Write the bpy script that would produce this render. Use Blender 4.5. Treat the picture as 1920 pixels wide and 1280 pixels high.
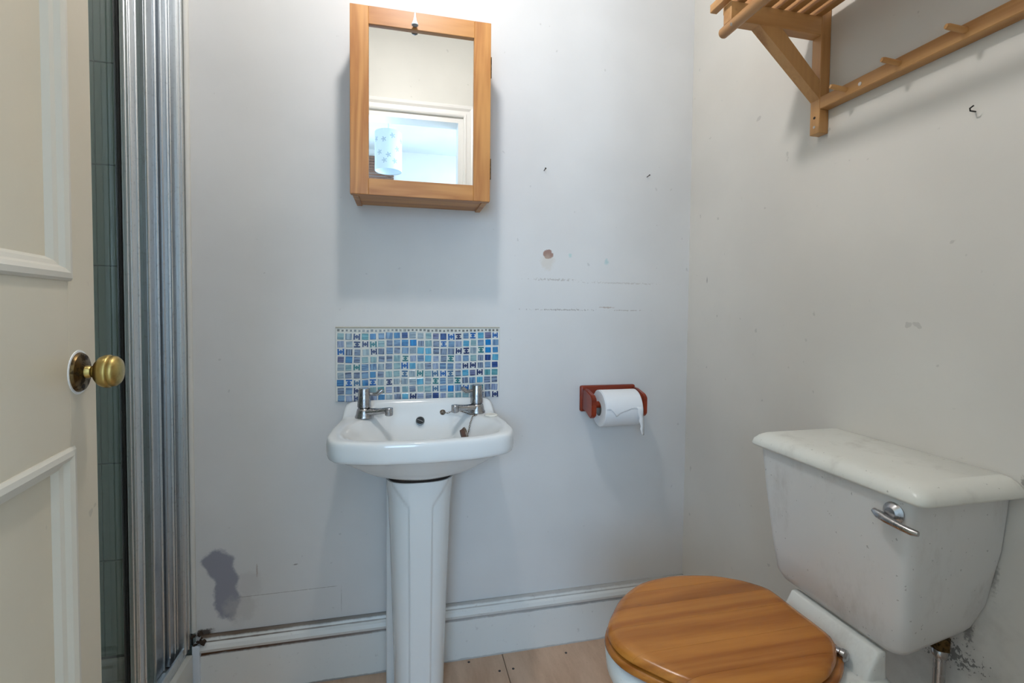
import bpy, bmesh, math, random
from mathutils import Vector, Matrix
random.seed(7)
PI = math.pi
scene = bpy.context.scene
C = scene.collection
for o in list(bpy.data.objects): bpy.data.objects.remove(o)

# ------------------------------------------------------------------ camera
F_PX = 895.075
cam_d = bpy.data.cameras.new('camera'); cam = bpy.data.objects.new('camera', cam_d); C.objects.link(cam)
yaw, pit, rol = math.radians(12.908), math.radians(1.9681), math.radians(.56123)
f0 = Vector((math.sin(yaw), math.cos(yaw), 0)); r0 = Vector((math.cos(yaw), -math.sin(yaw), 0)); u0 = Vector((0, 0, 1))
wv = f0*math.cos(pit) - u0*math.sin(pit); u1 = u0*math.cos(pit) + f0*math.sin(pit)
rv = r0*math.cos(rol) + u1*math.sin(rol); uv = u1*math.cos(rol) - r0*math.sin(rol)
m = Matrix((rv, uv, -wv)).transposed().to_4x4(); m.translation = (0, -1.45, 1.08)
cam.matrix_world = m
cam_d.sensor_width = 36; cam_d.lens = F_PX*36/1920; cam_d.shift_y = -27.833/1920; cam_d.clip_start = .01
scene.camera = cam

# ------------------------------------------------------------------ world, light, exposure
wd = bpy.data.worlds.new('world'); scene.world = wd; wd.use_nodes = True
bg = wd.node_tree.nodes['Background']; bg.inputs[0].default_value = (.62, .78, 1, 1); bg.inputs[1].default_value = 1.0
def area(name, loc, rot, sx, sy, power, col):
    l = bpy.data.lights.new(name, 'AREA'); l.shape = 'RECTANGLE'; l.size = sx; l.size_y = sy; l.energy = power; l.color = col
    o = bpy.data.objects.new(name, l); C.objects.link(o); o.location = loc; o.rotation_euler = rot; return o
# daylight entering the landing through an unseen window added in its end wall (x = 1.6) and the one in its rear wall (y = -3.3)
DAY = area('added_window_daylight', (1.69, -2.45, 1.50), (0, PI/2, 0), 1.25, 1.2, 84, (.54, .75, 1.0))
DAY2 = area('window_daylight_rear', (-.62, -3.41, 1.50), (PI/2, 0, 0), .95, 1.15, 50, (.47, .70, 1.0))
LAMP_W = 225.0          # emission of the bathroom ceiling bulb
vs = scene.view_settings
vs.view_transform = 'Standard'; vs.look = 'None'; vs.gamma = 1; vs.use_curve_mapping = False
vs.exposure = 0.10

# ------------------------------------------------------------------ material helpers
def lin(r, g, b):
    f = lambda c: ((c/255+.055)/1.055)**2.4 if c/255 > .04045 else c/255/12.92
    return (f(r), f(g), f(b), 1)
class NT:
    def __init__(s, name):
        s.m = bpy.data.materials.new(name); s.m.use_nodes = True; s.t = s.m.node_tree
        s.p = s.t.nodes['Principled BSDF']
    def n(s, typ, **kw):
        x = s.t.nodes.new(typ)
        for k, v in kw.items(): setattr(x, k, v)
        return x
    def l(s, a, b): s.t.links.new(a, b)
    def set(s, sock, v):
        if hasattr(v, 'is_output'): s.l(v, sock)
        else: sock.default_value = v
    def coord(s, which='Object'): return s.n('ShaderNodeTexCoord').outputs[which]
    def mapping(s, v, loc=(0,0,0), scale=(1,1,1), rot=(0,0,0)):
        k = s.n('ShaderNodeMapping'); s.l(v, k.inputs[0]); k.inputs[1].default_value = loc; k.inputs[2].default_value = rot; k.inputs[3].default_value = scale
        return k.outputs[0]
    def noise(s, v, scale, detail=3, rough=.5, dist=0):
        k = s.n('ShaderNodeTexNoise'); s.l(v, k.inputs['Vector']); k.inputs['Scale'].default_value = scale
        k.inputs['Detail'].default_value = detail; k.inputs['Roughness'].default_value = rough; k.inputs['Distortion'].default_value = dist
        return k.outputs['Fac']
    def math(s, op, a, b=0, c=None, clamp=False):
        k = s.n('ShaderNodeMath', operation=op); k.use_clamp = clamp; s.set(k.inputs[0], a); s.set(k.inputs[1], b)
        if c is not None: s.set(k.inputs[2], c)
        return k.outputs[0]
    def ramp(s, v, lo, hi, a=0, b=1):
        k = s.n('ShaderNodeMapRange', interpolation_type='SMOOTHSTEP'); s.l(v, k.inputs[0])
        for i, q in enumerate((lo, hi, a, b)): k.inputs[i+1].default_value = q
        return k.outputs[0]
    def mix(s, fac, a, b, typ='MIX'):
        k = s.n('ShaderNodeMix', data_type='RGBA', blend_type=typ); s.set(k.inputs[0], fac); s.set(k.inputs[6], a); s.set(k.inputs[7], b)
        return k.outputs[2]
    def bump(s, h, strength=.2, dist=.002):
        k = s.n('ShaderNodeBump'); s.l(h, k.inputs['Height']); k.inputs['Strength'].default_value = strength; k.inputs['Distance'].default_value = dist
        s.l(k.outputs[0], s.p.inputs['Normal'])
    def base(s, v): s.set(s.p.inputs['Base Color'], v)
    def rough(s, v): s.set(s.p.inputs['Roughness'], v)

def simple(name, col, rough=.5, metal=0, spec=.5):
    t = NT(name); t.base(col); t.rough(rough); t.p.inputs['Metallic'].default_value = metal; t.p.inputs['Specular IOR Level'].default_value = spec
    return t.m

def paint(name, col, blobs=(), specks=.5, rough=.55, var=.05):
    """painted plaster; blobs: centre, radii, colour, strength, edge noise scale, noise amount, softness"""
    t = NT(name); P = t.coord()
    c = t.mix(t.ramp(t.noise(P, 2.2, 4), .3, .7), tuple(x*(1-var) for x in col[:3])+(1,), tuple(min(1, x*(1+var)) for x in col[:3])+(1,))
    if specks:
        s1 = t.ramp(t.noise(P, 42, 2, .4), .735, .775, 0, specks)
        c = t.mix(s1, c, (col[0]*.55, col[1]*.55, col[2]*.54, 1))
        sm = t.ramp(t.noise(t.mapping(P, scale=(1, 1, .5)), 9, 5, .7), .6, .8, 0, .16*specks)
        c = t.mix(sm, c, (col[0]*.55, col[1]*.53, col[2]*.5, 1))
    for ce, ra, bc, st, ns, na, so in blobs:
        v = t.mapping(P, loc=tuple(-a/b for a, b in zip(ce, ra)), scale=tuple(1/b for b in ra))
        ln = t.n('ShaderNodeVectorMath', operation='LENGTH'); t.l(v, ln.inputs[0])
        d = t.math('ADD', ln.outputs['Value'], t.math('MULTIPLY', t.math('SUBTRACT', t.noise(P, ns, 4, .6), .5), na))
        f = t.ramp(d, 1-so, 1, st, 0)
        c = t.mix(f, c, bc)
    t.base(c); t.rough(rough)
    t.bump(t.noise(P, 55, 3), .10, .002)
    return t.m

def wood(name, dark, light, axis=0, scale=1.0, rough=.42, tint=False, knots=True, bands=8):
    """pine: fine lengthwise grain along the given axis, wavy growth bands, a few knots"""
    t = NT(name); P = t.coord()
    sc = [1.0, 1.0, 1.0]; sc[axis] = .07
    q = t.mapping(P, scale=tuple(sc))
    g = t.noise(q, 120*scale, 3, .6)
    b = t.noise(q, bands*2.2*scale, 3, .55, .6)
    w = t.math('PINGPONG', t.math('MULTIPLY', b, bands), .5)
    f = t.math('ADD', t.math('MULTIPLY', w, 1.1), t.math('MULTIPLY', g, .45))
    c = t.mix(t.ramp(f, .15, 1.0), light, dark)
    c = t.mix(t.ramp(t.noise(t.mapping(P, scale=tuple(.3 if i == axis else 1 for i in range(3))), 7, 2), .35, .7, 0, .35), c, tuple(x*.78 for x in dark[:3])+(1,))
    if knots:
        k2 = t.noise(t.mapping(P, scale=tuple(.6 if i == axis else 1 for i in range(3))), 28, 1)
        c = t.mix(t.ramp(k2, .79, .84, 0, .7), c, tuple(x*.3 for x in dark[:3])+(1,))
    if tint:
        oi = t.n('ShaderNodeObjectInfo'); c = t.mix(1.0, c, oi.outputs['Color'], 'MULTIPLY')
    t.base(c); t.rough(rough); t.bump(g, .08, .001)
    return t.m

def worn_metal(name, col, rough=.25, dirt=(.05, .035, .02, 1), amt=.35, lo=.55, hi=.7, scale=110):
    t = NT(name); P = t.coord()
    f = t.ramp(t.noise(P, scale, 4, .6), lo, hi, 0, amt)
    t.base(t.mix(f, col, dirt)); t.rough(t.math('ADD', t.math('MULTIPLY', f, .5), rough)); t.p.inputs['Metallic'].default_value = 1
    return t.m

def glass(name, tint, refl=.08):
    t = NT(name); nt = t.t
    tr = t.n('ShaderNodeBsdfTransparent'); tr.inputs[0].default_value = tint
    gl = t.n('ShaderNodeBsdfGlossy'); gl.inputs['Roughness'].default_value = .03
    ge = t.n('ShaderNodeNewGeometry'); dt = t.n('ShaderNodeVectorMath', operation='DOT_PRODUCT'); t.l(ge.outputs['Incoming'], dt.inputs[0]); t.l(ge.outputs['Normal'], dt.inputs[1])
    fr = t.math('ADD', t.math('MULTIPLY', t.math('POWER', t.math('SUBTRACT', 1.0, t.math('ABSOLUTE', dt.outputs['Value'])), 5.0), .9), .03)
    mx = t.n('ShaderNodeMixShader'); t.l(fr, mx.inputs[0]); t.l(tr.outputs[0], mx.inputs[1]); t.l(gl.outputs[0], mx.inputs[2])
    t.l(mx.outputs[0], nt.nodes['Material Output'].inputs[0]); nt.nodes.remove(t.p)
    return t.m

# ------------------------------------------------------------------ mesh helpers
def bx(bm, x0, x1, y0, y1, z0, z1, bev=0, seg=2):
    b2 = bmesh.new(); bmesh.ops.create_cube(b2, size=1)
    for v in b2.verts: v.co = Vector(((x0+x1)/2 + v.co.x*(x1-x0), (y0+y1)/2 + v.co.y*(y1-y0), (z0+z1)/2 + v.co.z*(z1-z0)))
    if bev: bmesh.ops.bevel(b2, geom=b2.edges[:], offset=bev, segments=seg, affect='EDGES', profile=.5)
    join(bm, b2); return bm
def join(bm, b2):
    me = bpy.data.meshes.new('tmp'); b2.to_mesh(me); b2.free(); bm.from_mesh(me); bpy.data.meshes.remove(me)
def box(*a, **k): return bx(bmesh.new(), *a, **k)
def xform(bm, M): bmesh.ops.transform(bm, matrix=M, verts=bm.verts); return bm
def loft(rings, cap0=True, cap1=True, bm=None):
    bm = bm or bmesh.new()
    vv = [[bm.verts.new(p) for p in r] for r in rings]; n = len(rings[0])
    for a, b in zip(vv, vv[1:]):
        for i in range(n): bm.faces.new((a[i], a[(i+1) % n], b[(i+1) % n], b[i]))
    if cap0: bm.faces.new(vv[0][::-1])
    if cap1: bm.faces.new(vv[-1])
    bmesh.ops.recalc_face_normals(bm, faces=bm.faces); return bm
def frame(d):
    d = Vector(d).normalized(); a = Vector((0, 0, 1)) if abs(d.z) < .9 else Vector((1, 0, 0))
    x = d.cross(a).normalized(); return x, x.cross(d).normalized(), d
def lathe(prof, org, axis, n=32, bm=None):
    x, y, d = frame(axis); org = Vector(org)
    return loft([[org + d*h + (x*math.cos(2*PI*i/n) + y*math.sin(2*PI*i/n))*max(r, 1e-5) for i in range(n)] for r, h in prof], bm=bm)
def tube(path, rad, n=12, bm=None, flat=1.0):
    path = [Vector(p) for p in path]; rr = rad if isinstance(rad, (list, tuple)) else [rad]*len(path); rings = []
    d0 = (path[1]-path[0]).normalized(); x, y, _ = frame(d0)
    for i, p in enumerate(path):
        d = (path[min(i+1, len(path)-1)] - path[max(i-1, 0)]).normalized()
        x = (x - d*x.dot(d)).normalized(); y = d.cross(x)
        rings.append([p + (x*math.cos(2*PI*k/n) + y*flat*math.sin(2*PI*k/n))*rr[i] for k in range(n)])
    return loft(rings, bm=bm)
def extrude_poly(pts, vec, bm=None):
    vec = Vector(vec); pts = [Vector(p) for p in pts]
    return loft([pts, [p+vec for p in pts]], bm=bm)
def round_poly(pts, n=8):
    """pts (x, y, r) -> rounded closed outline"""
    out = []; N = len(pts)
    for i in range(N):
        p = Vector(pts[i][:2]); a = Vector(pts[i-1][:2]) - p; b = Vector(pts[(i+1) % N][:2]) - p; r = pts[i][2]
        if r <= 0: out.append(p); continue
        an, bn = a.normalized(), b.normalized(); ang = an.angle(bn); L = min(r/math.tan(ang/2), a.length*.49, b.length*.49)
        p0, p1 = p+an*L, p+bn*L
        for k in range(n+1):
            s = k/n; out.append(p0*(1-s)**2 + p*2*s*(1-s) + p1*s*s)
    return out
def polar(outline, cen, N):
    """resample a star-shaped outline at N equal angles round cen"""
    cen = Vector(cen); res = []
    for k in range(N):
        a = 2*PI*k/N; d = Vector((math.cos(a), math.sin(a))); best = None
        for i in range(len(outline)):
            p, q = outline[i]-cen, outline[(i+1) % len(outline)]-cen; e = q-p; den = d.x*e.y - d.y*e.x
            if abs(den) < 1e-12: continue
            t = (p.x*e.y - p.y*e.x)/den; s = (p.x*d.y - p.y*d.x)/den
            if t > 0 and -1e-6 <= s <= 1+1e-6 and (best is None or t > best): best = t
        res.append(cen + d*best)
    return res
def sstep(a, b, x):
    t = max(0, min(1, (x-a)/(b-a))); return t*t*(3-2*t)

ORG = {}
def origin(o):
    return ORG.get(o.name, Vector((0, 0, 0))) if o else Vector((0, 0, 0))
def obj(name, bm, mat, parent=None, smooth=False, angle=35, loc=None, sub=0):
    if isinstance(bm, bpy.types.Mesh): me = bm
    else:
        me = bpy.data.meshes.new(name); bm.to_mesh(me); bm.free(); me.materials.append(mat)
        if smooth:
            me.shade_smooth()
            if angle < 180: me.set_sharp_from_angle(angle=math.radians(angle))
    o = bpy.data.objects.new(name, me); C.objects.link(o)
    if loc is not None: o.location = loc
    if parent is not None:
        o.parent = parent; pl = origin(parent); o.matrix_parent_inverse = Matrix.Translation(-pl)
    ORG[o.name] = Vector(loc) if loc is not None else Vector((0, 0, 0))
    if sub:
        md = o.modifiers.new('smooth', 'SUBSURF'); md.levels = sub; md.render_levels = sub
    return o
def tag(o, label, cat, group=None, kind=None):
    o['label'] = label; o['category'] = cat
    if group: o['group'] = group
    if kind: o['kind'] = kind
    return o
def thing(name, label, cat, loc, group=None, kind=None):
    o = bpy.data.objects.new(name, None); C.objects.link(o); o.location = loc; o.empty_display_size = .05; ORG[o.name] = Vector(loc)
    return tag(o, label, cat, group, kind)
def struct(name, bm, mat, label, cat, **k): return tag(obj(name, bm, mat, **k), label, cat, kind='structure')

# ------------------------------------------------------------------ shared materials
RX = .946                       # right wall
WHITE = lin(218, 217, 215)
BROWN = lin(96, 62, 36)
back_blobs = [
    ((.447, 0, 1.257), (.019, .3, .016), lin(150, 112, 96), .9, 90, .9, .25),
    ((.445, 0, 1.232), (.030, .3, .030), lin(205, 192, 172), .35, 60, 1.4, .6),
    ((.520, 0, 1.256), (.008, .3, .009), lin(170, 210, 204), .6, 120, 1.6, .7),
    ((.645, 0, 1.240), (.010, .3, .013), lin(160, 200, 200), .55, 120, 1.6, .7),
    ((.47, 0, 1.178), (.08, .3, .0035), lin(165, 157, 147), .5, 150, 5.5, .6),
    ((.70, 0, 1.172), (.12, .3, .003), lin(175, 166, 155), .4, 150, 6, .6),
    ((.50, 0, 1.083), (.10, .3, .0025), lin(140, 132, 124), .6, 170, 6, .6),
    ((.648, 0, 1.092), (.033, .3, .003), lin(165, 138, 118), .6, 140, 2.6, .6),
    ((.72, 0, 1.083), (.06, .3, .002), lin(160, 148, 136), .5, 160, 6, .6),
    ((-.497, 0, .365), (.046, .3, .052), lin(150, 150, 160), 1.0, 18, 1.5, .30),
    ((-.478, 0, .285), (.037, .3, .094), lin(150, 150, 160), 1.0, 18, 1.5, .30),
    ((-.44, 0, .235), (.05, .3, .05), lin(192, 188, 184), .5, 30, 1.6, .5),
    ((-.42, 0, .30), (.04, .3, .05), lin(196, 193, 192), .45, 30, 1.6, .5),
    ((-.535, 0, .178), (.03, .3, .014), lin(60, 42, 28), .9, 60, 1.6, .5),
    ((-.174, 0, .225), (.0010, .3, .045), lin(150, 148, 144), .6, 160, 1.4, .5),
    ((-.30, 0, .345), (.008, .3, .003), lin(110, 100, 94), .7, 160, 2.2, .5),
    ((-.40, 0, .340), (.003, .3, .022), lin(160, 138, 126), .5, 160, 1.6, .5),
] + [((-.43+.0255*k, 0, .267+.0001*k), (.024, .3, .0010), lin(136, 128, 122), .7, 160, 1.0, .6) for k in range(10)]
right_blobs = [
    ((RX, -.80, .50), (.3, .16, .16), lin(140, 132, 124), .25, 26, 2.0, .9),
    ((RX, -.846, .540), (.3, .010, .030), lin(56, 50, 46), .6, 150, 2.6, .7),
    ((RX, -.879, .66), (.3, .007, .05), lin(110, 102, 96), .45, 150, 2.6, .8),
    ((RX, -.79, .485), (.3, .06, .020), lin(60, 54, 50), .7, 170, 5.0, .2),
    ((RX, -.912, .82), (.3, .010, .010), lin(80, 72, 66), .6, 120, 2.4, .5),
    ((RX, -.10, 1.18), (.3, .003, .012), lin(130, 126, 120), .6, 120, 2.6, .5),
]
M_back = paint('wall_paint_back', WHITE, back_blobs, .35)
M_right = paint('wall_paint_right', lin(220, 216, 208), right_blobs, .4)
M_wall = paint('wall_paint', lin(212, 210, 203), (), .3)
M_ceil = paint('ceiling_paint', lin(216, 216, 212), (), 0)
M_hall = paint('landing_paint', lin(232, 227, 221), (), 0)
M_grim_shade = simple('grime', (.02, .012, .008, 1), .8)  # dark screw colour; also the painted shade in the basin joint
M_porc = simple('porcelain', lin(232, 234, 233), .12)
M_chrome = worn_metal('worn_chrome', (.44, .44, .45, 1), .26, (.2, .17, .14, 1), .45, .5, .75, 60)
M_alu = worn_metal('brushed_aluminium', (.70, .73, .75, 1), .32, (.4, .41, .42, 1), .3)
M_black = simple('black_rubber', (.012, .012, .012, 1), .6)

# ------------------------------------------------------------------ structure: room shell
H = 2.74
struct('wall_back', box(-.556, 1.05, 0, .1, 0, H), M_back, 'white painted plaster wall behind the basin with marks and old glue stains', 'wall')
struct('wall_right', box(RX, 1.05, -1.5, 0, 0, H), M_right, 'off-white plaster wall on the right carrying the coat rack', 'wall')
struct('wall_left', box(-.70, -.60, -1.40, -.80, 0, H), M_wall, 'off-white wall beside the open door, past the shower', 'wall')
bmw = bmesh.new()
bx(bmw, -.70, -.30, -1.50, -1.40, 0, H); bx(bmw, .312, 1.05, -1.50, -1.40, 0, H); bx(bmw, -.30, .312, -1.50, -1.40, 2.095, H)
struct('wall_front', bmw, M_wall, 'off-white wall with the doorway, seen in the mirror', 'wall')
struct('ceiling', box(-1.45, 1.05, -1.50, .1, H, H+.08), M_ceil, 'white ceiling over the toilet room', 'ceiling')

def floor_mat():
    t = NT('hardboard'); P = t.coord()
    a = t.noise(t.mapping(P, scale=(1, .25, 1)), 14, 5, .65); b = t.noise(P, 160, 2)
    c = t.mix(t.ramp(a, .3, .72), lin(216, 182, 154), lin(192, 156, 128))
    c = t.mix(t.ramp(b, .62, .8, 0, .35), c, lin(120, 92, 70))
    t.base(c); t.rough(.5); t.bump(b, .06, .001); return t.m
M_floor = floor_mat()
fl = struct('floor', box(-1.45, 1.05, -1.5, .1, -.1, -.006), simple('subfloor', lin(70, 52, 40), .9), 'beige hardboard sheet floor with nail heads and open joints', 'floor')
xs = [-.55, -.30, .307, .95]
for i in range(3):
    for y0, y1 in ((-.70, .0), (-1.5, -.702)):
        obj('floor_sheet', box(xs[i]+.001, xs[i+1]-.001, y0, y1, -.006, 0, bev=.0008, seg=1), M_floor, fl)
nail_me = None
for x, y in ((.285, -.085), (.327, -.085), (.505, -.055), (.20, -.03), (.08, -.07), (.62, -.12), (-.12, -.06), (.285, -.25), (.33, -.26)):
    o = obj('nail_head', nail_me or lathe([(.004, 0), (.004, .0006), (.0025, .0009)], (0, 0, 0), (0, 0, 1), 10), simple('nail_iron', (.05, .04, .035, 1), .6), fl, loc=(x, y, -.0002)); nail_me = o.data

# skirting profile: flat board, groove, torus bead, small cap
def skirting(pts):
    prof = [(0, 0), (.018, 0), (.018, .124), (.0135, .127), (.0135, .131), (.020, .134), (.0235, .143), (.020, .153), (.0150, .158), (.0135, .163), (.0105, .170), (.006, .174), (0, .174)]
    return [loft([[Vector((p[0]+nx*d, p[1]+ny*d, z)) for d, z in prof] for p in (a, b)]) for a, b, nx, ny in pts]
def skirt_mat():
    t = NT('skirting_gloss'); P = t.coord(); s = t.n('ShaderNodeSeparateXYZ'); t.l(P, s.inputs[0]); z = s.outputs[2]; x = s.outputs[0]
    n = t.noise(P, 26, 4, .6); n2 = t.noise(P, 7, 3)
    c = t.mix(t.ramp(t.noise(P, 60, 3, .6), .62, .75, 0, .3), lin(224, 224, 220), lin(150, 146, 138))
    left = t.ramp(x, -.55, .30, 1.0, .45)
    def band(z0, w, soft, col, st):
        d = t.math('ADD', t.math('ABSOLUTE', t.math('SUBTRACT', z, z0)), t.math('MULTIPLY', t.math('SUBTRACT', n, .5), soft))
        return t.math('MULTIPLY', t.ramp(d, w*.3, w, st, 0), left), col
    for q in (band(.1285, .0065, .006, BROWN, 1.0), (band(.1735, .0080, .007, lin(82, 64, 48), 1.0)), (band(.1605, .0026, .003, lin(96, 80, 66), .9)), (band(.001, .006, .010, lin(84, 70, 60), .8))):
        c = t.mix(q[0], c, q[1])
    t.base(c); t.rough(.35); return t.m
M_skirt = skirt_mat()
b1, = skirting([((-.54, 0), (RX, 0), 0, -1)])
struct('baseboard_back', b1, M_skirt, 'tall moulded white skirting board with brown dirt in its grooves, behind the pedestal', 'baseboard')
b2, = skirting([((RX, -.02), (RX, -1.4), -1, 0)])
struct('baseboard_right', b2, M_skirt, 'moulded white skirting board along the wall behind the toilet', 'baseboard')
# white corner bead where the plaster meets the shower frame, with the chipped foot block below
t1 = obj('trim_1', loft([[Vector((-.560 + .007*math.cos(a) , -.002 + .007*math.sin(a), z)) for a in [i*PI/8 for i in range(16)]] for z in (.185, H)]), M_wall, smooth=True)
tag(t1, 'white painted corner bead between the plaster and the shower frame', 'trim', kind='structure')
bt = box(-.557, -.538, -.026, -.002, .02, .158, bev=.003)
tag(obj('trim_2', bt, simple('fresh_white_gloss', lin(214, 222, 230), .3)), 'white painted end block closing the skirting beside the shower tray', 'trim', kind='structure')
bmd = bmesh.new(); rr = random.Random(3)
for i in range(16):
    p = Vector((-.548+rr.uniform(-.012, .022), -.024+rr.uniform(-.006, .008), rr.choice((.165, .172, .180, .020, .028, .010))+rr.uniform(-.008, .008)))
    r = rr.uniform(.003, .008)
    s = bmesh.new(); bmesh.ops.create_icosphere(s, subdivisions=1, radius=r)
    for v in s.verts: v.co = v.co*rr.uniform(.6, 1.3)
    xform(s, Matrix.Translation(p)); join(bmd, s)
gd = obj('crumbled_grime', bmd, simple('rust_grime', (.03, .016, .008, 1), .9)); tag(gd, 'dark brown crumbled grime in the corner of skirting and shower', 'grime', kind='stuff')

# ------------------------------------------------------------------ shower recess
M_grout = simple('tile_grout', lin(136, 148, 142), .8)
ws = struct('wall_shower_back', box(-1.45, -.556, .0, .1, 0, H), M_grout, 'grey-green tiled rear wall inside the shower', 'wall')
ws2 = struct('wall_shower_left', box(-1.45, -1.35, -.80, 0, 0, H), M_grout, 'grey-green tiled side wall inside the shower', 'wall')
struct('wall_shower_front', box(-1.45, -.70, -.90, -.80, 0, H), M_wall, 'plain wall closing the near end of the shower', 'wall')
def tile_mat():
    t = NT('shower_tile'); P = t.coord('Object'); oi = t.n('ShaderNodeObjectInfo')
    c = t.mix(t.noise(P, 14, 4), lin(158, 176, 168), lin(172, 188, 180)); c = t.mix(t.math('MULTIPLY', oi.outputs['Random'], .25), c, lin(148, 166, 158))
    t.base(c); t.rough(.25); return t.m
M_tile = tile_mat(); tme = tme2 = None
TH = .2586; TZ0 = .150
for r in range(10):
    z0 = TZ0 + r*TH + .001; 
    if r == 9: break
    for k in range(4):
        x1 = -.568 - k*.2
        o = obj('wall_tile', tme or box(-.199, 0, -.008, 0, 0, TH-.002, bev=.0015, seg=1), M_tile, ws, loc=(x1, 0, z0)); tme = o.data
    for k in range(4):
        o = obj('wall_tile', tme2 or box(0, .008, -.198, 0, 0, TH-.002, bev=.0015, seg=1), M_tile, ws2, loc=(-1.349, -.008-k*.199, z0)); tme2 = o.data

M_tray = paint('shower_tray_white', lin(206, 206, 198), (), .8, .3)
tray = thing('shower_tray', 'white shower tray with raised rim on the floor behind the folded door', 'shower tray', (-.95, -.4, 0))
obj('tray_floor', box(-1.34, -.612, -.798, -.009, 0, .09), M_tray, tray)
bmr = bmesh.new()
bx(bmr, -1.35, -.61, -.024, -.009, .09, .149, bev=.006); bx(bmr, -1.342, -1.326, -.80, -.024, .09, .149, bev=.006); bx(bmr, -.612, -.552, -.80, -.028, 0, .140, bev=.004)
obj('tray_rim', bmr, M_tray, tray, smooth=True)

sh = thing('shower_door', 'aluminium framed folding shower door with narrow glass panels at the left', 'shower door', (-.585, -.3, .14))
M_alud = worn_metal('aluminium_dull', (.50, .54, .58, 1), .3, (.3, .31, .32, 1), .3)
def profile(name, x0, x1, y0, y1, z0, z1, mat, ribs=()):
    b = box(x0, x1, y0, y1, z0, z1, bev=.002, seg=1)
    o = obj(name, b, mat, sh)
    for (rx0, rx1, ry0, ry1) in ribs:
        obj('rib', box(rx0, rx1, ry0, ry1, z0+.002, z1-.002, bev=.0012, seg=1), M_alu, o)
    return o
ZT = 2.02
profile('wall_channel', -.604, -.564, -.046, -.009, .1505, ZT, M_alu, [(-.5645, -.5615, -.046, -.041), (-.5645, -.5615, -.028, -.0255)])
o = profile('channel_seal', -.5640, -.5600, -.0085, -.0055, .1505, ZT, M_black)
# folded leaf nearest the wall and the leaf folded behind it
profile('hinge_stile', -.612, -.582, -.086, -.048, .152, ZT-.02, M_alud, [(-.5825, -.5785, -.066, -.060), (-.5825, -.579, -.050, -.0475)])
profile('hinge_stile', -.620, -.594, -.140, -.092, .150, ZT-.02, M_alud, [(-.5945, -.590, -.141, -.134), (-.5945, -.590, -.098, -.0925)])
profile('leading_stile', -.590, -.572, -.254, -.224, .151, ZT-.02, M_alu, [(-.5725, -.5695, -.230, -.2245), (-.5725, -.5695, -.254, -.2495), (-.584, -.578, -.2562, -.2535)])
obj('stile_seal', box(-.5985, -.5905, -.2560, -.2450, .151, ZT-.02), M_black, sh)
obj('bottom_track', bx(box(-.600, -.566, -.799, -.012, .1402, .150, bev=.002), -.572, -.566, -.799, -.012, .150, .170, bev=.0015), M_alu, sh)
obj('head_rail', box(-.608, -.566, -.80, -.004, ZT, ZT+.045, bev=.002), M_alu, sh)
M_glass = glass('shower_glass', (.93, .96, .95, 1))
obj('glass_pane', box(-.5975, -.5925, -.774, -.2570, .17, ZT-.02), M_glass, sh)
obj('glass_pane', box(-.606, -.602, -.224, -.142, .17, ZT-.02), M_glass, sh)
profile('jamb_stile', -.604, -.566, -.80, -.775, .1505, ZT, M_alu)

# ------------------------------------------------------------------ door
M_door = paint('door_cream_gloss', lin(210, 199, 176), (), .45, .34)
M_doorw = simple('moulding_white_gloss', lin(230, 228, 224), .32)
dv = Vector((-.13, .9915, 0)).normalized(); dn = Vector((dv.y, -dv.x, 0)); hinge = Vector((-.300, -1.40, 0))
def DP(u, n, z): return hinge + dv*u + dn*n + Vector((0, 0, z))
def dbox(u0, u1, n0, n1, z0, z1, bev=0, bm=None):
    b = box(u0, u1, n0, n1, z0, z1, bev=bev); M = Matrix((dv, dn, Vector((0, 0, 1)))).transposed().to_4x4(); M.translation = hinge
    if M.to_3x3().determinant() < 0: bmesh.ops.reverse_faces(b, faces=b.faces)
    xform(b, M)
    if bm is None: return b
    join(bm, b); return bm
DW = .678
bd = bmesh.new()
dbox(0, DW, -.036, -.010, .008, 2.07, bm=bd)                                     # core and sunk panels
for u0, u1 in ((0, .105), (.612, DW)): dbox(u0, u1, -.040, 0, .008, 2.07, .0012, bd)
for z0, z1 in ((.008, .20), (.912, 1.112), (1.97, 2.07)): dbox(.104, .613, -.040, 0, z0, z1, .0012, bd)
door = tag(obj('door_1', bd, M_door), 'cream panelled door standing open at the left with a brass knob', 'door', kind='structure')
def frame_mould(u0, u1, z0, z1):
    prof = [(-.003, -.004), (-.003, .002), (.000, .0048), (.006, .0056), (.011, .0030), (.014, -.002), (.019, -.004), (.023, -.010)]
    rings = []
    for (u, z, su, sz) in ((u0, z0, 1, 1), (u1, z0, -1, 1), (u1, z1, -1, -1), (u0, z1, 1, -1)):
        rings.append([DP(u+su*d, h, z+sz*d) for d, h in prof])
    bm = bmesh.new(); vv = [[bm.verts.new(p) for p in r] for r in rings]; n = len(prof)
    for a in range(4):
        A, B = vv[a], vv[(a+1) % 4]
        for i in range(n-1): bm.faces.new((A[i], A[i+1], B[i+1], B[i]))
    bmesh.ops.recalc_face_normals(bm, faces=bm.faces); return bm
M_mould = simple('moulding_cream_gloss', lin(212, 205, 190), .4)
for z0, z1 in ((.20, .912), (1.112, 1.97)):
    mo = obj('panel_moulding', frame_mould(.104, .613, z0, z1), M_mould, door)
    md = mo.modifiers.new('thick', 'SOLIDIFY'); md.thickness = .001
M_brass = worn_metal('worn_brass', lin(188, 166, 104), .28, (.16, .10, .04, 1), .45, .5, .75, 45)
M_brassd = worn_metal('tarnished_brass', lin(104, 84, 54), .35, (.03, .02, .012, 1), .8, .45, .62)
ku, kz = .634, 1.000
lm = lathe([(.024, 0), (.024, .0015), (.0225, .004), (.016, .0062), (.009, .0075)], DP(ku, 0, kz), dn, 32)
rose = obj('knob_rose', lm, M_brassd, door, smooth=True)
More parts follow.
